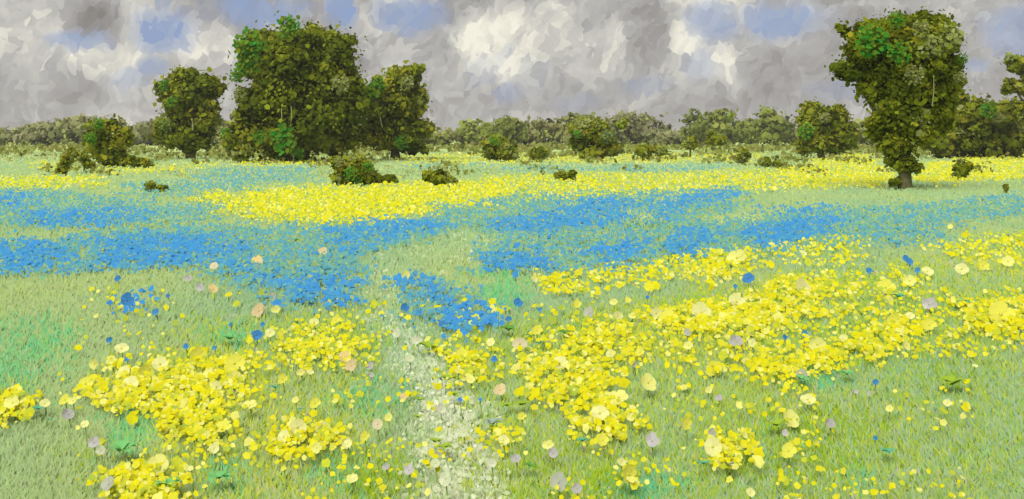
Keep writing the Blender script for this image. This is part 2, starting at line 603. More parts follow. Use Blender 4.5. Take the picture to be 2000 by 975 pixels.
make_tree('broadleaf_tree', 'tall leaning tree with a heavy crown and thick foot, right side', 'tree', (1768, 376), 47,
          [(1765, 105, 92, 66), (1702, 95, 52, 46), (1825, 85, 50, 58), (1760, 62, 62, 26), (1660, 138, 38, 28), (1775, 185, 76, 60), (1840, 165, 42, 50),
           (1720, 165, 50, 36), (1765, 245, 62, 45), (1758, 286, 42, 26), (1766, 318, 34, 20), (1750, 356, 15, 8), (1645, 58, 12, 18), (1795, 38, 36, 13), (1722, 240, 30, 40), (1830, 225, 40, 40)],
          17, 11000, trunk=11, pal=(DARK, OLIVE, WARM, LIME, GREY), weights=(4, 5, 1.6, 1, .5),
          clumps=[(1680, 85, 36, EMER), (1722, 112, 26, EMER), (1726, 48, 18, EMER), (1868, 118, 12, EMER), (1755, 150, 22, PG), (1765, 65, 18, PG), (1852, 155, 14, PG)],
          twigs=[(1790, 210, 1793, 152)], stray=.2)
make_tree('broadleaf_tree', 'spreading olive tree behind and right of the leaning tree', 'tree', (1900, 304), 122,
          [(1880, 235, 70, 50), (1940, 232, 55, 42), (1850, 275, 60, 30), (1920, 280, 75, 26), (1980, 265, 45, 35)],
          16, 3800, trunk=8, pal=(DARK, OLIVE, WARM, GREY), weights=(2, 5, 2, 1.5), clumps=[(1895, 215, 18, EMER), (1915, 232, 12, PG)])
make_tree('broadleaf_tree', 'thin crowned tree cut off by the right edge', 'tree', (2040, 306), 112,
          [(1992, 122, 34, 15), (1972, 165, 17, 15), (2000, 170, 25, 18), (2040, 150, 45, 50), (2045, 215, 40, 45), (1990, 205, 18, 14)],
          18, 1500, trunk=7, pal=(OLIVE, WARM, GREY), weights=(4, 3, 2), stray=.2)
make_tree('broadleaf_tree', 'small bushy tree below the left of the leaning tree', 'tree', (1605, 302), 118,
          [(1590, 238, 36, 34), (1632, 232, 26, 26), (1600, 275, 40, 24), (1650, 265, 30, 30), (1575, 280, 20, 16)],
          18, 2200, trunk=6, pal=(DARK, OLIVE, WARM, LIME), weights=(3, 4, 2, .8), clumps=[(1567, 258, 19, EMER), (1600, 230, 14, PG)])
make_tree('broadleaf_tree', 'small dark tree at far left standing in the meadow', 'tree', (212, 326), 84,
          [(205, 258, 34, 24), (228, 275, 28, 32), (190, 285, 26, 22), (222, 308, 30, 16)], 18, 1800, trunk=6, pal=(DARK, OLIVE, WARM, GREY), weights=(3, 4, 3, 1),
          clumps=[(204, 243, 13, EMER), (190, 270, 15, EMER)])

SH = [  # shrubs: name, label, base, Y, blobs, dab, n, clumps
    ('dark slender shrub left of the small left tree', (128, 342), 66, [(128, 315, 11, 16), (122, 332, 9, 8), (140, 300, 8, 8)], 14, 260, []),
    ('low grey-green bushes right of the small left tree', (272, 328), 82, [(262, 316, 18, 8), (285, 319, 16, 7)], 14, 260, []),
    ('round dark shrub with emerald tips in front of the tallest tree', (690, 362), 51, [(690, 328, 34, 24), (672, 348, 24, 12), (715, 345, 24, 14), (665, 320, 15, 12)], 17, 1100,
     [(722, 326, 13, EMER), (690, 338, 15, EMER), (703, 350, 10, EMER), (668, 315, 12, PG)]),
    ('brown low bush at the edge of the yellow band', (862, 366), 50, [(858, 350, 24, 12), (880, 352, 12, 8), (838, 345, 8, 8)], 14, 420, []),
    ('grey-brown mound beside the emerald tipped shrub', (745, 362), 52, [(735, 352, 18, 8), (760, 353, 16, 8)], 13, 300, []),
    ('dark shrub with an emerald spot in the centre distance', (972, 315), 105, [(972, 288, 28, 20), (985, 302, 26, 10), (955, 300, 12, 12)], 15, 700, [(965, 276, 12, EMER), (1000, 290, 6, EMER)]),
    ('small brown bush right of the centre dark shrub', (1050, 316), 104, [(1048, 302, 16, 10), (1062, 298, 10, 8)], 13, 260, []),
    ('tall ragged dark shrub right of centre', (1150, 312), 108, [(1145, 250, 32, 24), (1170, 262, 26, 26), (1135, 278, 18, 20), (1190, 290, 22, 14), (1160, 298, 30, 12), (1215, 245, 8, 8)], 15, 1300,
     [(1182, 266, 14, (0.13, .20, .11)), (1125, 262, 10, EMER)]),
    ('small shrub right of the tall ragged shrub', (1265, 310), 112, [(1260, 296, 18, 12), (1288, 294, 12, 10)], 13, 300, []),
    ('little dark bush below the far hedge', (1348, 306), 128, [(1350, 282, 12, 10), (1400, 272, 20, 12)], 13, 260, []),
    ('dark tuft right of the yellow and blue bands', (1450, 318), 92, [(1452, 303, 10, 12), (1445, 308, 8, 8)], 11, 160, []),
    ('low olive bush under the small bushy tree', (1500, 328), 80, [(1492, 318, 14, 7), (1520, 322, 12, 7)], 12, 200, []),
    ('grey bush standing in the middle of the yellow band', (1102, 356), 56, [(1098, 345, 12, 10), (1116, 343, 7, 8)], 11, 180, []),
    ('tiny twin bush left, in the pale grass', (292, 378), 44, [(294, 364, 11, 11), (318, 372, 8, 7)], 11, 150, []),
    ('olive clump right of the leaning tree foot', (1882, 352), 58, [(1880, 330, 17, 16), (1868, 342, 8, 8)], 14, 260, []),
    ('thin dark clump in the far left grass', (165, 335), 72, [(160, 305, 12, 12), (172, 322, 10, 8)], 12, 150, []),
    ('short dark tuft at the far right of the blue band', (1966, 378), 44, [(1965, 368, 5, 8)], 8, 60, []),
    ('dark shrub under the tallest tree, left foot', (470, 318), 98, [(468, 298, 20, 16), (452, 280, 18, 16)], 14, 400, []),
]
for label, base, Y, blobs, dab, n, clumps in SH:
    make_tree('shrub', label, 'shrub', base, Y, blobs, dab, n, pal=(DARK, OLIVE, WARM, GREY, LIME), weights=(1.6, 4, 3, 2, 1), trunk=2.0,
              clumps=clumps, group='shrubs scattered in the far meadow', stray=.38)

# rough low growth along the tree bases
def build_undergrowth():
    n = 26000
    Y = rng.uniform(62, 260, n) ** 1.0
    X = rng.uniform(-1400, 1400, n) * Y / F
    f = np.array([mnoise.noise((a / b * 26, b * .035, 9.2)) + .5 * mnoise.noise((a * .5, b * .12, 2.2)) for a, b in zip(X, Y)])
    px = 1000 + X / Y * F
    near = np.exp(-((px - 600) / 230) ** 2) + .7 * np.exp(-((px - 1650) / 250) ** 2) + .6 * np.exp(-((px - 1120) / 170) ** 2) + .5 * np.exp(-((px - 200) / 120) ** 2)
    keep = f + .22 * near - np.interp(Y, [60, 90, 130, 260], [.42, .30, .16, .0]) > .06
    X, Y, f = X[keep], Y[keep], f[keep]
    n = len(X)
    h = np.abs(rng.normal(0, .5, n)) * np.interp(Y, [60, 120, 260], [.28, .8, 1.5]) * np.clip(.4 + f, .3, 1.2)
    P = np.stack([X, Y, h + .05], 1)
    nor = unit(rng.normal(0, .5, (n, 3)) + np.array([0, -.5, .5]))
    sz = Y / F * rng.uniform(2.0, 5.0, n)
    pal = np.array([(.12, .14, .02), (.17, .19, .03), (.22, .25, .06), (.17, .16, .04), (.26, .31, .08)])
    C = pal[rng.integers(0, 5, n)] * rng.uniform(.85, 1.15, (n, 1))
    sh = unit(nor * .4 + np.array([[0, -.2, .7]]))
    o = link('undergrowth', dabs_mesh('undergrowth', P, nor, sz, sz * rng.uniform(.7, 1.2, n), C, k=5, shade=sh), M_LEAF)
    tag(o, 'loose olive undergrowth along the feet of the far trees', 'undergrowth', kind='stuff')


build_undergrowth()

# far row of trees
FARP = np.array(((0.20, 0.215, 0.07), (0.245, 0.26, 0.08), (0.29, 0.275, 0.11), (0.30, 0.335, 0.09)))  # pale greyed leaf tones: the haze of distance is put into the colour
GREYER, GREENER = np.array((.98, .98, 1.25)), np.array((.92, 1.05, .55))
ORD = ['first', 'second', 'third', 'fourth', 'fifth', 'sixth', 'seventh', 'eighth', 'ninth', 'tenth', 'eleventh', 'twelfth', 'thirteenth', 'fourteenth', 'fifteenth',
       'sixteenth', 'seventeenth', 'eighteenth', 'nineteenth', 'twentieth', 'twenty-first', 'twenty-second', 'twenty-third', 'twenty-fourth', 'twenty-fifth', 'twenty-sixth',
       'twenty-seventh', 'twenty-eighth', 'twenty-ninth', 'thirtieth', 'thirty-first', 'thirty-second', 'thirty-third', 'thirty-fourth', 'thirty-fifth', 'thirty-sixth',
       'thirty-seventh', 'thirty-eighth', 'thirty-ninth', 'fortieth', 'forty-first', 'forty-second', 'forty-third', 'forty-fourth', 'forty-fifth']


def ordinal(i):
    return ORD[i] if i < len(ORD) else 'number %d' % (i + 1)


xs = []
x = -60
while x < 2060:
    xs.append(x)
    x += random.uniform(46, 72)
for i, x in enumerate(xs):
    top = 234 + random.uniform(-16, 24) - (10 if 880 < x < 1000 or 1380 < x < 1480 else 0) + (6 if 250 < x < 330 else 0)
    Y = random.uniform(290, 340)
    gy = HZ + H * F / Y
    rx = random.uniform(44, 66)
    bl = [(x, (top + gy) / 2 - 2, rx, (gy - top) / 2 + 3), (x + random.uniform(-30, 30), gy - 20, rx * .8, 18), (x + random.uniform(-20, 20), top + 16, rx * .55, 16)]
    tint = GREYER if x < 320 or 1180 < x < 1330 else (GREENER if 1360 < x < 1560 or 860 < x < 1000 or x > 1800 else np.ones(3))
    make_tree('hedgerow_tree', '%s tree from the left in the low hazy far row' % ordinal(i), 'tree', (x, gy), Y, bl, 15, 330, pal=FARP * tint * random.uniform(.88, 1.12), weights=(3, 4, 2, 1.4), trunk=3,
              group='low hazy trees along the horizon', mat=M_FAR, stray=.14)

# ------------------------------------------------------------------ meadow layout: drifts in photo pixels, turned into ground positions
Yl, Bl = 'yellow', 'blue'
ZONES = [  # kind, strength, polygon  (later entries win)
    ('dull', .45, [(-280, 296), (2280, 296), (2280, 312), (-280, 314)]),
    ('dull', .35, [(300, 330), (800, 326), (1000, 330), (900, 345), (320, 348)]),
    (Yl, .55, [(780, 302), (1330, 299), (1330, 316), (780, 318)]),
    (Yl, .5, [(190, 326), (440, 318), (430, 330), (200, 340)]),
    ('olive', .5, [(1500, 700), (2000, 640), (2050, 1050), (1400, 1050), (1350, 800)]),
    ('olive', .55, [(330, 640), (760, 600), (740, 780), (760, 1050), (380, 1050), (300, 850)]),
    ('olive', .55, [(880, 660), (1400, 560), (2050, 480), (2050, 640), (1600, 760), (1350, 1050), (930, 1050), (880, 760)]),
    ('teal', .38, [(-250, 640), (120, 620), (170, 680), (90, 780), (-250, 800)]),
    ('lime', .35, [(1480, 830), (1700, 800), (1760, 900), (1600, 1000), (1450, 960)]),
    ('lime', .3, [(930, 900), (1120, 860), (1180, 1000), (960, 1040)]),
    ('teal', 0.78, [(20, 720), (60, 680), (95, 640), (110, 680), (60, 755), (10, 765)]),
    ('teal', 0.95, [(945, 560), (1000, 520), (1010, 590), (985, 615), (940, 600)]),
    ('teal', 0.85, [(430, 660), (480, 640), (490, 680), (430, 690)]),
    ('teal', 0.95, [(220, 830), (280, 810), (285, 880), (225, 915)]),
    ('teal', 0.91, [(400, 930), (450, 900), (470, 960), (420, 985)]),
    ('teal', 0.78, [(1540, 720), (1660, 720), (1640, 765), (1540, 770)]),
    ('teal', 0.78, [(1220, 945), (1330, 940), (1330, 1000), (1200, 1000)]),
    ('teal', 0.65, [(1640, 930), (1700, 930), (1700, 960), (1640, 970)]),
    ('teal', 0.65, [(640, 910), (690, 900), (700, 985), (640, 985)]),
    ('teal', 0.52, [(760, 760), (660, 770), (660, 820), (770, 810)]),
    ('lime', 0.88, [(700, 920), (760, 910), (770, 1000), (690, 1000)]),
    ('lime', 0.88, [(1150, 930), (1200, 900), (1210, 1000), (1150, 1000)]),
    ('lime', 0.75, [(1840, 720), (1875, 730), (1870, 790), (1838, 780)]),
    ('lime', 0.75, [(1490, 830), (1530, 815), (1535, 860), (1500, 865)]),
    ('lime', 0.62, [(140, 880), (170, 880), (165, 1000), (150, 1000)]),
    # pale trodden path
    ('path', .3, [(690, 470), (900, 440), (930, 480), (880, 530), (790, 560), (700, 560)]),
    ('path', .75, [(735, 540), (785, 540), (800, 610), (850, 680), (890, 740), (950, 800), (985, 900), (1010, 1050), (790, 1050), (800, 900), (800, 800), (760, 720), (725, 640)]),
    ('white', .75, [(790, 640), (815, 645), (835, 680), (870, 740), (930, 810), (940, 880), (920, 1050), (840, 1050), (830, 900), (815, 800), (800, 700)]),
    # far blue-green bands
    ('tealblue', .75, [(390, 326), (610, 322), (612, 346), (470, 352), (380, 348)]),
    ('tealblue', .7, [(250, 356), (560, 346), (640, 350), (420, 372), (360, 385), (240, 380)]),
    ('tealblue', .7, [(960, 326), (1240, 322), (1240, 332), (960, 334)]),
    ('tealblue', .8, [(1220, 326), (1420, 320), (1420, 329), (1225, 337)]),
    ('tealblue', .5, [(780, 322), (960, 318), (960, 326), (780, 330)]),
    # far yellow bands
    (Yl, .75, [(-200, 350), (190, 343), (200, 360), (-200, 372)]),
    (Yl, .7, [(75, 315), (150, 318), (140, 332), (75, 332)]),
    (Yl, .7, [(470, 312), (640, 308), (640, 320), (470, 324)]),
    (Yl, .5, [(1290, 302), (1480, 300), (1480, 318), (1290, 314)]),
    (Yl, .6, [(395, 379), (520, 367), (700, 357), (900, 352), (1100, 338), (1300, 337), (1530, 330), (1740, 340), (1735, 360), (1500, 371), (1300, 377), (1100, 388), (980, 400), (800, 422), (650, 438), (520, 432), (395, 405)]),
    (Yl, .8, [(480, 375), (700, 366), (980, 358), (990, 395), (800, 412), (640, 425), (490, 412)]),
    (Yl, .85, [(1535, 330), (1600, 308), (1700, 298), (1745, 340), (1740, 362), (1540, 362)]),
    (Yl, .95, [(1795, 320), (1900, 306), (2200, 296), (2200, 340), (1900, 352), (1800, 356)]),
    # blue drifts
    ('tealblue', .85, [(-200, 365), (100, 370), (200, 382), (300, 398), (440, 404), (420, 425), (250, 440), (-200, 440)]),
    (Bl, .85, [(-200, 375), (70, 375), (40, 400), (-200, 410)]),
    (Bl, .85, [(40, 412), (250, 404), (300, 420), (200, 440), (40, 440)]),
    ('tealblue', .85, [(-200, 465), (120, 470), (200, 450), (420, 440), (600, 440), (720, 432), (890, 425), (880, 450), (720, 490), (700, 530), (560, 530), (480, 560), (380, 520), (150, 530), (-200, 528)]),
    (Bl, .95, [(-200, 473), (130, 473), (135, 515), (60, 522), (-200, 520)]),
    (Bl, .95, [(190, 462), (430, 456), (425, 500), (330, 512), (230, 520), (180, 505)]),
    (Bl, .9, [(640, 445), (720, 434), (860, 430), (860, 446), (720, 470), (640, 500)]),
    (Bl, .8, [(420, 480), (480, 470), (470, 540), (430, 530)]),
    ('tealblue', .7, [(500, 500), (690, 510), (700, 590), (560, 600), (490, 560)]),
    (Bl, .95, [(555, 552), (590, 540), (685, 535), (680, 588), (570, 585)]),
    (Bl, .8, [(500, 532), (545, 530), (540, 555), (505, 555)]),
    (Bl, .8, [(235, 580), (300, 572), (270, 600), (230, 602)]),
    ('tealblue', .7, [(770, 540), (880, 540), (960, 600), (940, 655), (850, 640), (780, 610)]),
    (Bl, .95, [(785, 543), (850, 545), (860, 580), (900, 600), (855, 600), (840, 570), (790, 560)]),
    (Bl, .97, [(875, 600), (905, 595), (960, 608), (930, 645), (885, 648), (868, 625)]),
    ('tealblue', .8, [(840, 400), (1000, 380), (1300, 372), (1450, 362), (1450, 400), (1320, 440), (1280, 520), (1100, 530), (900, 530), (960, 470), (930, 440), (850, 420)]),
    ('pale', .75, [(1200, 410), (1290, 405), (1290, 445), (1210, 440)]),
    ('pale', .6, [(930, 460), (1060, 455), (1050, 480), (940, 490)]),
    ('pale', .6, [(1120, 480), (1170, 470), (1170, 520), (1110, 520)]),
    (Bl, .93, [(965, 432), (1100, 402), (1180, 386), (1250, 388), (1230, 425), (1150, 440), (1060, 450), (970, 448)]),
    (Bl, .93, [(935, 505), (985, 492), (1065, 484), (1062, 520), (940, 526)]),
    (Bl, .93, [(1165, 478), (1255, 470), (1245, 505), (1175, 512)]),
    (Bl, .85, [(1265, 396), (1300, 382), (1440, 368), (1440, 384), (1340, 404), (1300, 432), (1275, 425)]),
    ('tealblue', .85, [(1280, 440), (1660, 405), (1880, 390), (2200, 360), (2200, 400), (1880, 430), (1800, 475), (1640, 470), (1500, 490), (1300, 505)]),
    (Bl, .93, [(1290, 456), (1400, 446), (1400, 475), (1360, 492), (1290, 494)]),
    (Bl, .95, [(1460, 440), (1650, 418), (1640, 445), (1560, 465), (1500, 480), (1460, 470)]),
    (Bl, .8, [(1500, 412), (1570, 404), (1650, 402), (1560, 418)]),
    ('pale', .6, [(1400, 420), (1500, 410), (1480, 435), (1410, 440)]),
    ('darkgreen', .9, [(1230, 440), (1310, 438), (1300, 447), (1235, 448)]),
    ('darkgreen', .8, [(950, 526), (1060, 522), (1050, 530), (960, 533)]),
    ('darkgreen', .9, [(1100, 478), (1165, 472), (1155, 482), (1105, 484)]),
    ('darkgreen', .8, [(1300, 494), (1360, 492), (1350, 502), (1310, 503)]),
    # near yellow drifts
    (Yl, .8, [(1060, 548), (1090, 530), (1130, 530), (1135, 560), (1080, 575)]),
    (Yl, .75, [(1165, 525), (1330, 505), (1440, 480), (1500, 495), (1420, 545), (1330, 540), (1170, 560)]),
    (Yl, .95, [(1370, 500), (1400, 490), (1410, 540), (1370, 540)]),
    (Yl, .6, [(1500, 475), (1680, 460), (1690, 510), (1520, 525)]),
    (Yl, .6, [(1800, 475), (1950, 460), (2200, 450), (2200, 510), (1900, 520)]),
    (Yl, .5, [(1000, 660), (1150, 610), (1350, 590), (1550, 540), (1650, 530), (1800, 515), (1810, 560), (1760, 600), (1820, 600), (1890, 580), (2200, 560), (2200, 660), (1880, 690), (1700, 700), (1600, 730), (1450, 740), (1250, 700), (1150, 720), (1060, 720)]),
    (Yl, .95, [(1270, 620), (1350, 598), (1500, 580), (1560, 545), (1640, 545), (1600, 600), (1500, 640), (1350, 650)]),
    (Yl, .95, [(1480, 710), (1600, 680), (1700, 645), (1800, 610), (1790, 640), (1700, 690), (1620, 720), (1490, 735)]),
    (Yl, .97, [(1885, 600), (1925, 590), (2200, 570), (2200, 645), (1910, 645)]),
    (Yl, .9, [(1120, 650), (1200, 640), (1260, 660), (1200, 690), (1110, 680)]),
    (Yl, .7, [(880, 690), (960, 670), (970, 720), (920, 750), (880, 735)]),
    (Yl, .8, [(1040, 710), (1130, 690), (1210, 730), (1190, 790), (1100, 790), (1040, 760)]),
    (Yl, .9, [(1135, 800), (1210, 780), (1220, 840), (1180, 870), (1140, 850)]),
    (Yl, .9, [(1370, 890), (1390, 862), (1460, 845), (1460, 890), (1420, 905)]),
    (Yl, .85, [(945, 845), (985, 825), (1000, 860), (970, 880)]),
    (Yl, .7, [(1210, 920), (1250, 905), (1260, 940), (1215, 945)]),
    (Yl, .6, [(520, 660), (640, 632), (740, 640), (730, 700), (650, 720), (530, 700)]),
    (Yl, .8, [(550, 680), (680, 660), (680, 700), (560, 710)]),
    (Yl, .75, [(155, 745), (230, 722), (330, 698), (500, 695), (500, 750), (460, 800), (400, 850), (340, 850), (300, 800), (200, 790)]),
    (Yl, .97, [(205, 745), (310, 740), (315, 790), (210, 798)]),
    (Yl, .98, [(320, 790), (400, 780), (400, 835), (330, 848)]),
    (Yl, .9, [(345, 745), (390, 735), (380, 765), (340, 770)]),
    (Yl, .9, [(540, 835), (645, 828), (645, 860), (600, 885), (560, 885)]),
    (Yl, .98, [(238, 930), (290, 905), (325, 910), (320, 945), (290, 990), (240, 970)]),
    (Yl, .97, [(-200, 790), (45, 770), (62, 790), (20, 820), (-200, 830)]),
    (Yl, .8, [(400, 840), (445, 830), (440, 885), (410, 880)]),
]


def inside(poly, X, Yp):
    r = np.zeros(len(X), bool)
    n = len(poly)
    for i in range(n):
        x0, y0 = poly[i]
        x1, y1 = poly[(i + 1) % n]
        if y0 == y1:
            continue
        c = ((y0 > Yp) != (y1 > Yp)) & (X < (x1 - x0) * (Yp - y0) / (y1 - y0) + x0)
        r ^= c
    return r


PAL = {
    'yellow': [((.60, .56, .006), 6), ((.62, .59, .03), 3.5), ((.66, .65, .16), 2.4), ((.46, .50, .03), 3.0), ((.34, .43, .05), 1.2)],
    'blue': [((.050, .25, .56), 6), ((.06, .28, .50), 3), ((.10, .32, .40), 1.0)],
    'tealblue': [((.13, .34, .30), 3), ((.09, .30, .42), 4.5), ((.18, .37, .22), 2), ((.28, .39, .15), 1.0)],
    'teal': [((.15, .48, .20), 3), ((.12, .45, .24), 2), ((.24, .46, .14), 1.5)],
    'olive': [((.355, .47, .045), 3), ((.385, .48, .075), 3), ((.29, .42, .05), 2), ((.22, .37, .06), 1), ((.25, .46, .16), 1), ((.42, .44, .30), .7), ((.50, .54, .05), 1.0)],
    'lime': [((.28, .42, .02), 3), ((.22, .36, .02), 2)],
    'path': [((.46, .53, .32), 3), ((.50, .56, .36), 2), ((.40, .50, .25), 2)],
    'white': [((.56, .61, .41), 3), ((.62, .65, .49), 2), ((.47, .54, .31), 2)],
    'pale': [((.42, .51, .20), 3), ((.46, .53, .24), 2)],
    'darkgreen': [((.09, .22, .04), 3), ((.06, .18, .05), 1)],
    'dull': [((.24, .28, .09), 3), ((.30, .33, .10), 3), ((.20, .25, .06), 2)],
    'sage': [((.318, .445, .205), 5), ((.285, .43, .205), 3), ((.340, .44, .23), 2), ((.295, .445, .15), 1.5)],
}


def scatter(n, s_scale, jit, x0=-280, x1=2280, y0=297, y1=1120, pw=1.0, gaps=0.0):
    """points of the meadow, thinning out with distance"""
    X = rng.uniform(x0, x1, n)
    Yp = y0 + (y1 - y0) * rng.uniform(0, 1, n) ** 1.35
    s = np.interp(Yp, [297, 350, 450, 600, 800, 975, 1120], [5, 8, 13, 18, 22, 25, 28]) * s_scale
    D = H * F / (Yp - HZ)
    gx, gl = (X - 1000) * D / F, np.log(D)
    u = np.stack([gx / D * 34, gl * 11, np.zeros(n)], 1)       # patches keep about the same look near and far
    w1 = np.array([mnoise.noise(p) for p in u])
    w2 = np.array([mnoise.noise(p * 2.3 + np.array([7.1, 3.3, 1.0])) for p in u])
    JX = X + (w1 * 46 + w2 * 20) * np.interp(Yp, [300, 500, 900], [.8, 1, 1]) + rng.normal(0, 1, n) * s * jit
    JY = Yp + (w2 * 22 + w1 * 8) * np.interp(Yp, [300, 500, 900], [.12, .55, 1]) + rng.normal(0, 1, n) * s * jit * 0.45
    thin = np.clip(1 + gaps * np.interp(Yp, [340, 620], [.25, 1]) * (w2 * 1.6 - .15), .05, 1)
    pwv = 1 + (pw - 1) * np.interp(Yp, [340, 560], [.2, 1])
    kind = np.full(n, 'sage', dtype=object)
    for k, st, poly in ZONES:
        m = inside(poly, JX, JY) & (rng.uniform(0, 1, n) < (st ** pwv) * thin)
        kind[m] = k
    return X, Yp, s, kind


def pick(kind):
    C = np.zeros((len(kind), 3))
    for k, pal in PAL.items():
        m = np.where(kind == k)[0]
        if len(m):
            w = np.array([p[1] for p in pal])
            ii = rng.choice(len(pal), len(m), p=w / w.sum())
            C[m] = np.array([p[0] for p in pal])[ii]
    return C


def drift(X, Yp, s, kind, hmin, hmax, tall=1.0, facing=(0, -.75, .6), jn=.32, cj=.08):
    n = len(X)
    h = rng.uniform(hmin, hmax, n)
    D = (H - h) * F / (Yp - HZ)
    P = np.stack([(X - 1000) * D / F, D, h], 1)
    size = s * D / F * 0.5 * np.clip(np.exp(rng.normal(0, .35, n)), .5, 1.6)
    nor = unit(np.array(facing)[None] + rng.normal(0, jn, (n, 3)))
    C = pick(kind) * rng.uniform(1 - cj, 1 + cj, (n, 1))
    return P, nor, size, size * rng.uniform(.7, 1.2, n) * tall, C


def add_stuff(name, label, cat, parts, mat):
    P, nor, sx, sy, C = [np.concatenate(z) for z in zip(*parts)]
    o = link(name, dabs_mesh(name, P, nor, sx, sy, C, k=5, shade=unit(nor * .3 + np.array([[0, -.2, .8]]))), mat)
    tag(o, label, cat, kind='stuff')


GREENS = ['sage', 'teal', 'olive', 'lime', 'path', 'white', 'pale', 'darkgreen', 'dull']
FLOW = {'yellow': [], 'blue': [], 'path': []}
grass = []


def under(k):
    k2 = k.copy()
    k2[k == 'yellow'] = 'olive'
    k2[np.isin(k, ['blue', 'tealblue'])] = 'sage'
    return k2


# low leaves close to the soil
X, Yp, s, k = scatter(52000, .7, 1.4)
k2 = under(k)
pth = np.isin(k2, ['path', 'white'])
grass.append(drift(X[~pth], Yp[~pth], s[~pth], k2[~pth], 0.0, .025, 1.0, jn=.15, cj=.04))
FLOW['path'].append(drift(X[pth], Yp[pth], s[pth], k2[pth], 0.0, .025, 1.0, jn=.18, cj=.05))
add_stuff('low_leaves', 'low pale green leaves close to the soil across the meadow', 'ground cover', grass, M_GRASS)

# grass blades
def blades(name, label, n, want, hs, y0=297):
    X, Yp, s, k = scatter(n, 1.0, 1.0, y0=y0)
    thin = np.isin(k, ['yellow', 'blue', 'tealblue']) & (Yp < 580) & (rng.uniform(0, 1, n) < .6)
    k = under(k)
    m = np.isin(k, want) & ~thin
    X, Yp, s, k = X[m], Yp[m], s[m], k[m]
    n = len(X)
    D = H * F / (Yp - HZ)
    base = np.stack([(X - 1000) * D / F, D, np.full(n, -.01)], 1)
    hgt = np.minimum(s * D / F * rng.uniform(.7, 1.6, n), rng.uniform(.09, .17, n)) * hs
    wid = np.maximum(s * .17, 1.7) * D / F * rng.uniform(.7, 1.4, n)
    C = pick(k)
    # broad soft patches of fresher and drier grass
    q = np.array([mnoise.noise((p[0] * .55, p[1] * .22, 1.7)) for p in base])[:, None]
    C = C * (1 + q * np.array([[.26, .08, -.16]])) * rng.uniform(.93, 1.07, (n, 1))
    o = link(name, blades_mesh(name, base, hgt, wid, C), M_GRASS)
    tag(o, label, 'grass', kind='stuff')


blades('meadow_grass', 'pale sage green grass covering the meadow', 300000, ['sage', 'teal', 'olive', 'lime', 'pale', 'darkgreen', 'dull'], .95)
blades('path_grass', 'bleached whitish grass on the trodden path up the centre', 120000, ['path', 'white'], .75)

# flowers
X, Yp, s, k = scatter(400000, .385, 2.3, pw=3.2, gaps=1.2)
m = (k == 'yellow')
FLOW['yellow'].append(drift(X[m], Yp[m], s[m], k[m], .08, .18, 1.0, jn=.17))
m = np.isin(k, ['blue', 'tealblue'])
FLOW['blue'].append(drift(X[m], Yp[m], s[m], k[m], .08, .18, 1.0, jn=.13))
m = np.isin(k, ['path', 'white']) & (rng.uniform(0, 1, len(k)) < .25)
FLOW['path'].append(drift(X[m], Yp[m], s[m] * .8, k[m], .02, .09, 1.0, jn=.25))
# a second, sparser layer of broader blossoms
X, Yp, s, k = scatter(20000, .70, 1.8, pw=3.5, gaps=1.2)
m = (k == 'yellow')
FLOW['yellow'].append(drift(X[m], Yp[m], s[m], k[m], .10, .17, 1.0, jn=.17))
m = (k == 'blue')
FLOW['blue'].append(drift(X[m], Yp[m], s[m], k[m], .10, .17, 1.0, jn=.12))
# stray tiny blossoms between the drifts
n = 2600
X = rng.uniform(150, 1900, n); Yp = rng.uniform(560, 1000, n)
m = np.array([mnoise.noise((a * .006, b * .012, 3.1)) for a, b in zip(X, Yp)]) > .02
X, Yp = X[m], Yp[m]
FLOW['yellow'].append(drift(X, Yp, np.full(len(X), 9.0), np.full(len(X), 'yellow', dtype=object), .10, .16))


def add_flowers(name, label, cat, parts, mat):
    P, nor, sx, sy, C = [np.concatenate(z) for z in zip(*parts)]
    o = link(name, dabs_mesh(name, P, nor, sx, sy, C, k=5, wob=.28, shade=unit(nor * .5 + np.array([[0, -.25, .6]]))), mat)
    tag(o, label, cat, kind='stuff')


add_flowers('yellow_flowers', 'small yellow flowers massed in drifts across the meadow', 'flowers', FLOW['yellow'], M_PETAL)
add_flowers('blue_flowers', 'small blue flowers massed in bands across the middle of the meadow', 'flowers', FLOW['blue'], M_PETAL)
add_flowers('path_daisies', 'tiny cream flowers and dry leaves scattered along the pale path', 'flowers', FLOW['path'], M_PETAL)

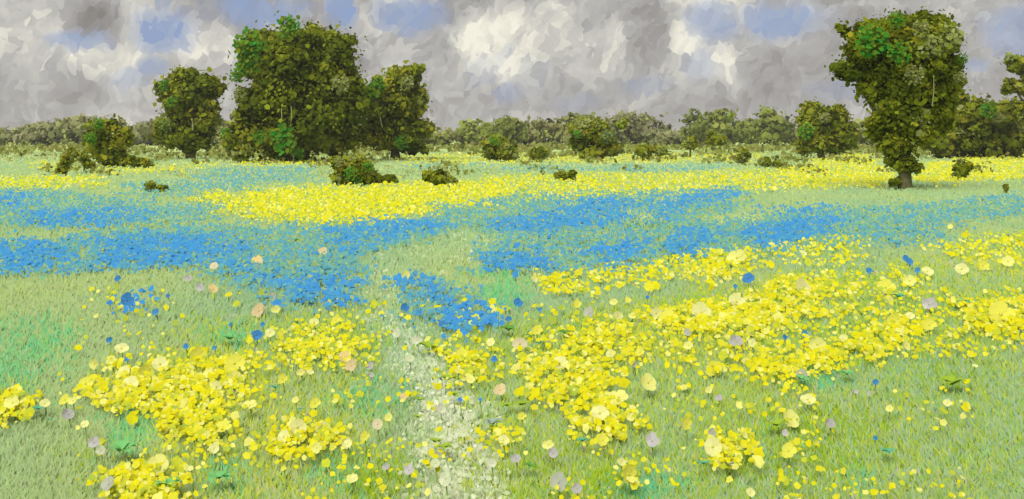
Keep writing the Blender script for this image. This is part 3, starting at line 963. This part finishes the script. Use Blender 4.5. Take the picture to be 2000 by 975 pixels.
# ------------------------------------------------------------------ single blossoms and leafy plants
YB = """167,750,30 242,725,22 283,729,32 254,750,30 312,712,30 385,694,28 408,729,22 458,710,34 458,742,34 423,756,26 237,681,24 185,710,20 127,781,24 142,783,14 87,788,18
25,787,28 488,792,26 435,835,34 404,850,16 417,877,22 554,854,26 581,835,34 631,837,28 619,875,20 650,873,14 677,865,20 615,788,22 577,781,14 552,740,18 527,650,20 613,629,18
656,625,18 637,669,20 587,727,14 606,727,12 308,910,40 244,919,24 242,942,20 373,915,12 165,829,16 188,617,10 538,604,16 687,935,20 400,950,10 554,915,12 354,777,14 338,846,18
900,694,26 894,723,20 919,742,18 1062,706,18 1092,710,34 1112,713,16 1250,688,20 1265,748,36 1208,777,34 1171,808,36 1177,860,24 1227,927,36 1213,902,18 1071,869,20 983,860,22
1019,813,16 1235,796,12 1233,815,18 758,815,16 712,852,18 679,867,18 685,794,12 692,935,16 1142,692,12 1048,646,20 1304,623,40 1281,612,24 1206,617,20 1235,617,14 1192,692,18
958,669,18 1369,613,46 1467,646,24 1458,629,18 1392,721,30 1596,673,28 1560,687,14 1646,662,16 1769,675,20 1815,635,26 1854,654,12 1746,629,34 1777,617,16 1954,615,48 1577,781,26
1544,819,34 1540,881,28 1594,865,12 1737,798,14 1850,787,14 1904,715,10 1392,873,34 1454,850,14 1425,937,14 1465,962,20 1340,827,24 1417,688,16 1344,675,18 1383,762,16 1440,504,36
1404,494,18 1438,590,32 1567,564,42 1729,562,32 1469,670,18 1878,526,24 1919,519,24 1968,511,22 1811,531,24 1589,479,10 1569,495,14 1776,549,24 1856,443,10 1043,546,14 1127,594,18
1226,587,14 1199,590,14 792,538,18"""
LV = """133,810,34 183,865,28 211,946,32 368,544,22 391,562,20 530,580,22 1008,896,28 1090,942,38 1127,954,28 1079,885,24 1273,862,34 1150,612,28 723,715,20 725,733,12 1238,711,16
754,912,20 798,919,26 1438,667,32 1565,733,28 1404,777,18 1390,846,24 1533,846,16 1621,827,28 1671,765,12 1698,769,12 1342,650,18 1815,595,34"""
PE = """508,604,24 673,698,24 687,714,22 415,565,20 506,607,26 418,520,18 502,513,26 630,492,20 737,829,24 787,775,14 977,762,22 1015,672,28"""
BD = """248,587,28 304,610,14 501,655,24 450,634,8 328,578,8 214,592,12 214,664,12 363,677,12 513,634,10 248,702,10 230,544,14 790,601,18 819,611,14 1011,592,20 993,623,12
1054,605,9 864,633,16 965,702,14 938,781,9 898,781,9 1264,581,8 1461,544,22 1436,560,10 1571,653,14 1533,660,12 1792,528,12 1772,510,22 1697,529,14 1710,746,12 1710,856,10 420,680,10"""
WH = """815,665,24 800,700,22 860,800,28 905,845,22 850,905,26 870,935,32 830,880,20 960,905,22 775,650,20 196,879,24"""
TL = """75,802,20,t 96,823,10,t 538,761,18,t 588,802,10,t 1138,865,20,t 962,831,32,s 1054,673,16,t 1756,583,22,t 1880,596,28,t 1375,910,18,t 1440,894,14,t 1735,887,24,t 1423,911,22,s
317,835,14,d 325,756,12,d 394,775,18,d 992,648,28,d 1037,660,14,d 835,681,30,l 875,744,26,l 887,775,22,l 821,785,18,l 817,819,18,l 850,867,20,l 869,879,24,l 1019,794,26,l 990,796,24,l
1104,654,22,d 607,590,18,d 578,472,14,d 1856,754,40,l 1517,835,34,l 331,954,40,g 238,885,48,g 427,938,38,g 1038,915,20,d 1565,745,26,g 1655,735,28,g 450,665,34,g"""

HEADCOL = {'yellow': [(.68, .68, .20), (.72, .72, .30), (.66, .65, .09)], 'lavender': [(.42, .41, .40), (.48, .46, .46), (.40, .42, .34)], 'peach': [(.66, .52, .24), (.62, .50, .28), (.60, .54, .36)],
           'blue': [(.05, .22, .52), (.06, .25, .50), (.05, .20, .46)], 'white': [(.55, .59, .40), (.53, .58, .36), (.58, .60, .44)]}
CENTRE = {'yellow': (.58, .55, .06), 'lavender': (.44, .44, .36), 'peach': (.60, .48, .18), 'blue': (.05, .18, .42), 'white': (.56, .57, .38)}


def blossom_mesh(name, col, seed):
    """broad overlapping petals in a shallow cup, radius about 1, facing +Z"""
    r = random.Random(seed)
    V, Fc, C = [], [], []
    n = 5
    for i in range(n):
        a = 2 * math.pi * i / n + r.uniform(-.15, .15)
        ln, wd, lift = r.uniform(.85, 1.12), r.uniform(.58, .72), r.uniform(.10, .30)
        tint = r.uniform(.90, 1.08)
        ca, sa = math.cos(a), math.sin(a)
        base = len(V)
        prof = [(.05, 0, 0), (.45, -wd * .75, .10), (.45, 0, .02), (.45, wd * .75, .10), (.85 * ln, -wd * .8, lift), (.9 * ln, 0, lift * .7), (.85 * ln, wd * .8, lift), (1.05 * ln, -wd * .3, lift * 1.1), (1.04 * ln, wd * .35, lift * 1.1)]
        for (u, v, z) in prof:
            V.append((u * ca - v * sa, u * sa + v * ca, z + i * .012))
            C.append(tuple(c * tint for c in col))
        Fc += [tuple(base + q for q in f) for f in ((0, 2, 1), (0, 3, 2), (1, 2, 5, 4), (2, 3, 6, 5), (4, 5, 7), (5, 6, 8), (5, 8, 7))]
    me = bpy.data.meshes.new(name)
    me.from_pydata(V, [], Fc)
    for p in me.polygons:
        p.use_smooth = True
    at_ = me.attributes.new('Col', 'FLOAT_COLOR', 'POINT')
    for i, c in enumerate(C):
        at_.data[i].color = (*c, 1)
    me.materials.append(M_PETAL)
    return me


def centre_mesh(name, col):
    V = [(0, 0, .16)]
    for j, (rr, z) in enumerate(((.12, .13), (.17, .04))):
        for i in range(6):
            a = 2 * math.pi * i / 6
            V.append((rr * math.cos(a), rr * math.sin(a), z))
    Fc = [(0, 1 + i, 1 + (i + 1) % 6) for i in range(6)] + [(1 + i, 7 + i, 7 + (i + 1) % 6, 1 + (i + 1) % 6) for i in range(6)]
    me = bpy.data.meshes.new(name)
    me.from_pydata(V, [], Fc)
    at_ = me.attributes.new('Col', 'FLOAT_COLOR', 'POINT')
    for d in at_.data:
        d.color = (*col, 1)
    me.materials.append(M_PETAL)
    return me


HEADS = {k: [blossom_mesh('petals_%s_%d' % (k, i), c, hash_ * 7 + i) for i, c in enumerate(cs)] for hash_, (k, cs) in enumerate(HEADCOL.items())}
CENTRES = {k: centre_mesh('centre_' + k, c) for k, c in CENTRE.items()}
STEM = tube_mesh('stem', [([(0, 0, 0), (.02, .01, .5), (0, 0, 1)], [.012, .010, .008])], 5)
STEM.materials.append(M_STEM)


def leaf_blade(name, col, width=.22):
    """a lance-shaped arching leaf, one unit long, rising from the origin along +X and bending down"""
    V, Fc, C = [], [], []
    prof = [(0, .25, 0), (.25, .85, .16), (.55, 1, .24), (.82, .6, .22), (1.0, .05, .12)]
    for u, w, z in prof:
        V += [(u, -w * width, z + .05), (u, 0, z), (u, w * width, z + .05)]
    for i in range(len(prof) - 1):
        a = i * 3
        Fc += [(a, a + 1, a + 4, a + 3), (a + 1, a + 2, a + 5, a + 4)]
    me = bpy.data.meshes.new(name)
    me.from_pydata(V, [], Fc)
    for p in me.polygons:
        p.use_smooth = True
    at_ = me.attributes.new('Col', 'FLOAT_COLOR', 'POINT')
    for d in at_.data:
        d.color = (*col, 1)
    me.materials.append(M_GRASS)
    return me


LEAF = {'n': leaf_blade('leaf', (.24, .36, .07)), 't': leaf_blade('leaf', (.12, .42, .25), .36), 's': leaf_blade('leaf', (.32, .42, .32), .42), 'd': leaf_blade('leaf', (.12, .30, .05), .34),
        'l': leaf_blade('leaf', (.30, .44, .04), .38), 'g': leaf_blade('leaf', (.18, .48, .16), .38)}


def zone(x, y):
    if y < 530:
        return 'at the edge of the blue band'
    if x < 330:
        return 'in the drift at the lower left' if y > 690 else 'in the pale grass at the left'
    if x < 740:
        return 'left of the path, lower part' if y > 770 else ('left of the path, middle part' if y > 640 else 'left of the path near the blue band')
    if x < 940 and y > 590:
        return 'on the pale central path'
    if x < 1300:
        return 'right of the path, lower part' if y > 770 else ('right of the path, middle part' if y > 640 else 'right of the path near the blue band')
    return 'in the grass at the lower right' if y > 730 else ('in the broad right hand yellow drift' if y > 570 else 'in the upper right yellow streaks')


def parse(t):
    return [tuple(float(q) if q[0].isdigit() else q for q in e.split(',')) for e in t.split()]


def with_labels(items, what):
    """labels that count from the left inside each region of the meadow"""
    groups = {}
    for it in items:
        groups.setdefault(zone(it[0], it[1]), []).append(it)
    out = []
    for z, l in groups.items():
        l.sort(key=lambda e: e[0])
        for i, it in enumerate(l):
            sz = 'large' if it[2] >= 30 else ('small' if it[2] <= 14 else 'mid-sized')
            lab = '%s %s %s' % (sz, what, z) if len(l) == 1 else '%s %s %s, %s from left there' % (sz, what, z, ordinal(i))
            out.append((it, lab))
    return out


def flower(kind, name, x, y, px, label, group, i):
    h = random.uniform(.13, .20)
    c = ground(x, y, h)
    r = px * c.y / F * .52
    root = empty(name, (c.x, c.y, -.02))
    tag(root, label, 'flower', group)
    nrm = Vector((random.gauss(0, .28), -.85 + random.gauss(0, .15), .55 + random.gauss(0, .15))).normalized()
    q = nrm.to_track_quat('Z', 'Y')
    hd = link('petals', HEADS[kind][i % 3], None, root)
    hd.location = (0, 0, h + .02)
    hd.rotation_mode = 'QUATERNION'
    hd.rotation_quaternion = q
    hd.scale = (r * random.uniform(.85, 1.12), r * random.uniform(.85, 1.12), r)
    link('flower_centre', CENTRES[kind], None, hd)
    st = link('stem', STEM, None, root)
    st.location = (0, .01, 0)
    st.scale = (.5, .5, h + .02)
    for a in (random.uniform(0, 3), random.uniform(3, 6.2)):
        lf = link('leaf', LEAF['n'], None, root)
        lf.location = (0, 0, .02)
        lf.rotation_euler = (0, 0, a)
        sc_ = random.uniform(.10, .16)
        lf.scale = (sc_, sc_, sc_)


for kind, name, what, group, items in (
        ('yellow', 'yellow_flower', 'pale yellow blossom', 'pale yellow blossoms standing out in the meadow', parse(YB)),
        ('lavender', 'lavender_flower', 'greyish lavender blossom', 'lavender blossoms in the meadow', parse(LV)),
        ('peach', 'peach_flower', 'peach coloured blossom', 'peach blossoms in the meadow', parse(PE)),
        ('blue', 'blue_flower', 'lone blue blossom', 'lone blue blossoms away from the blue bands', parse(BD)),
        ('white', 'white_flower', 'creamy white blossom', 'white blossoms along the path', parse(WH))):
    for i, (it, lab) in enumerate(with_labels(items, what)):
        flower(kind, name, it[0], it[1], it[2] * (.8 if kind in ('white', 'lavender') else .95), lab, group, i)

TW = {'t': 'teal green', 's': 'greyish sage', 'd': 'dark green', 'l': 'lime green', 'g': 'fresh green'}
byk = {}
for it in parse(TL):
    byk.setdefault(it[3], []).append(it)
for kk, l in byk.items():
    for it, lab in with_labels(l, TW[kk] + ' leafy plant'):
        x, y, px = it[:3]
        c = ground(x, y, .12)
        r = px * c.y / F * .62
        root = empty('leafy_plant', (c.x, c.y, .10))
        tag(root, lab, 'plant', 'low leafy plants between the flowers')
        for j in range(7):
            lf = link('leaf', LEAF[kk], None, root)
            lf.location = (random.uniform(-.15, .15) * r, random.uniform(-.15, .15) * r, .03)
            lf.rotation_euler = (0, random.uniform(-.2, .15), j * 2 * math.pi / 7 + random.uniform(-.4, .4))
            q = r * random.uniform(.8, 1.3)
            lf.scale = (q, q, q * 1.3)

# ------------------------------------------------------------------ haze
HAZE = 0.00022


def build_haze():
    x0, x1, y0, y1, z0, z1 = -1510, 1510, -70, 1910, -1.4, 16.5
    V = [(x, y, z) for z in (z0, z1) for y in (y0, y1) for x in (x0, x1)]
    Fc = [(0, 2, 3, 1), (4, 5, 7, 6), (0, 1, 5, 4), (2, 6, 7, 3), (0, 4, 6, 2), (1, 3, 7, 5)]
    me = bpy.data.meshes.new('haze')
    me.from_pydata(V, [], Fc)
    m = bpy.data.materials.new('haze')
    m.use_nodes = True
    N, L = m.node_tree.nodes, m.node_tree.links
    N.clear()
    v = N.new('ShaderNodeVolumePrincipled')
    v.inputs['Color'].default_value = (.96, .95, .92, 1)
    v.inputs['Density'].default_value = HAZE
    o_ = N.new('ShaderNodeOutputMaterial')
    L.new(v.outputs[0], o_.inputs['Volume'])
    o = link('haze', me, m)
    tag(o, 'thin pale haze softening the far trees', 'haze', kind='stuff')


if HAZE:
    build_haze()
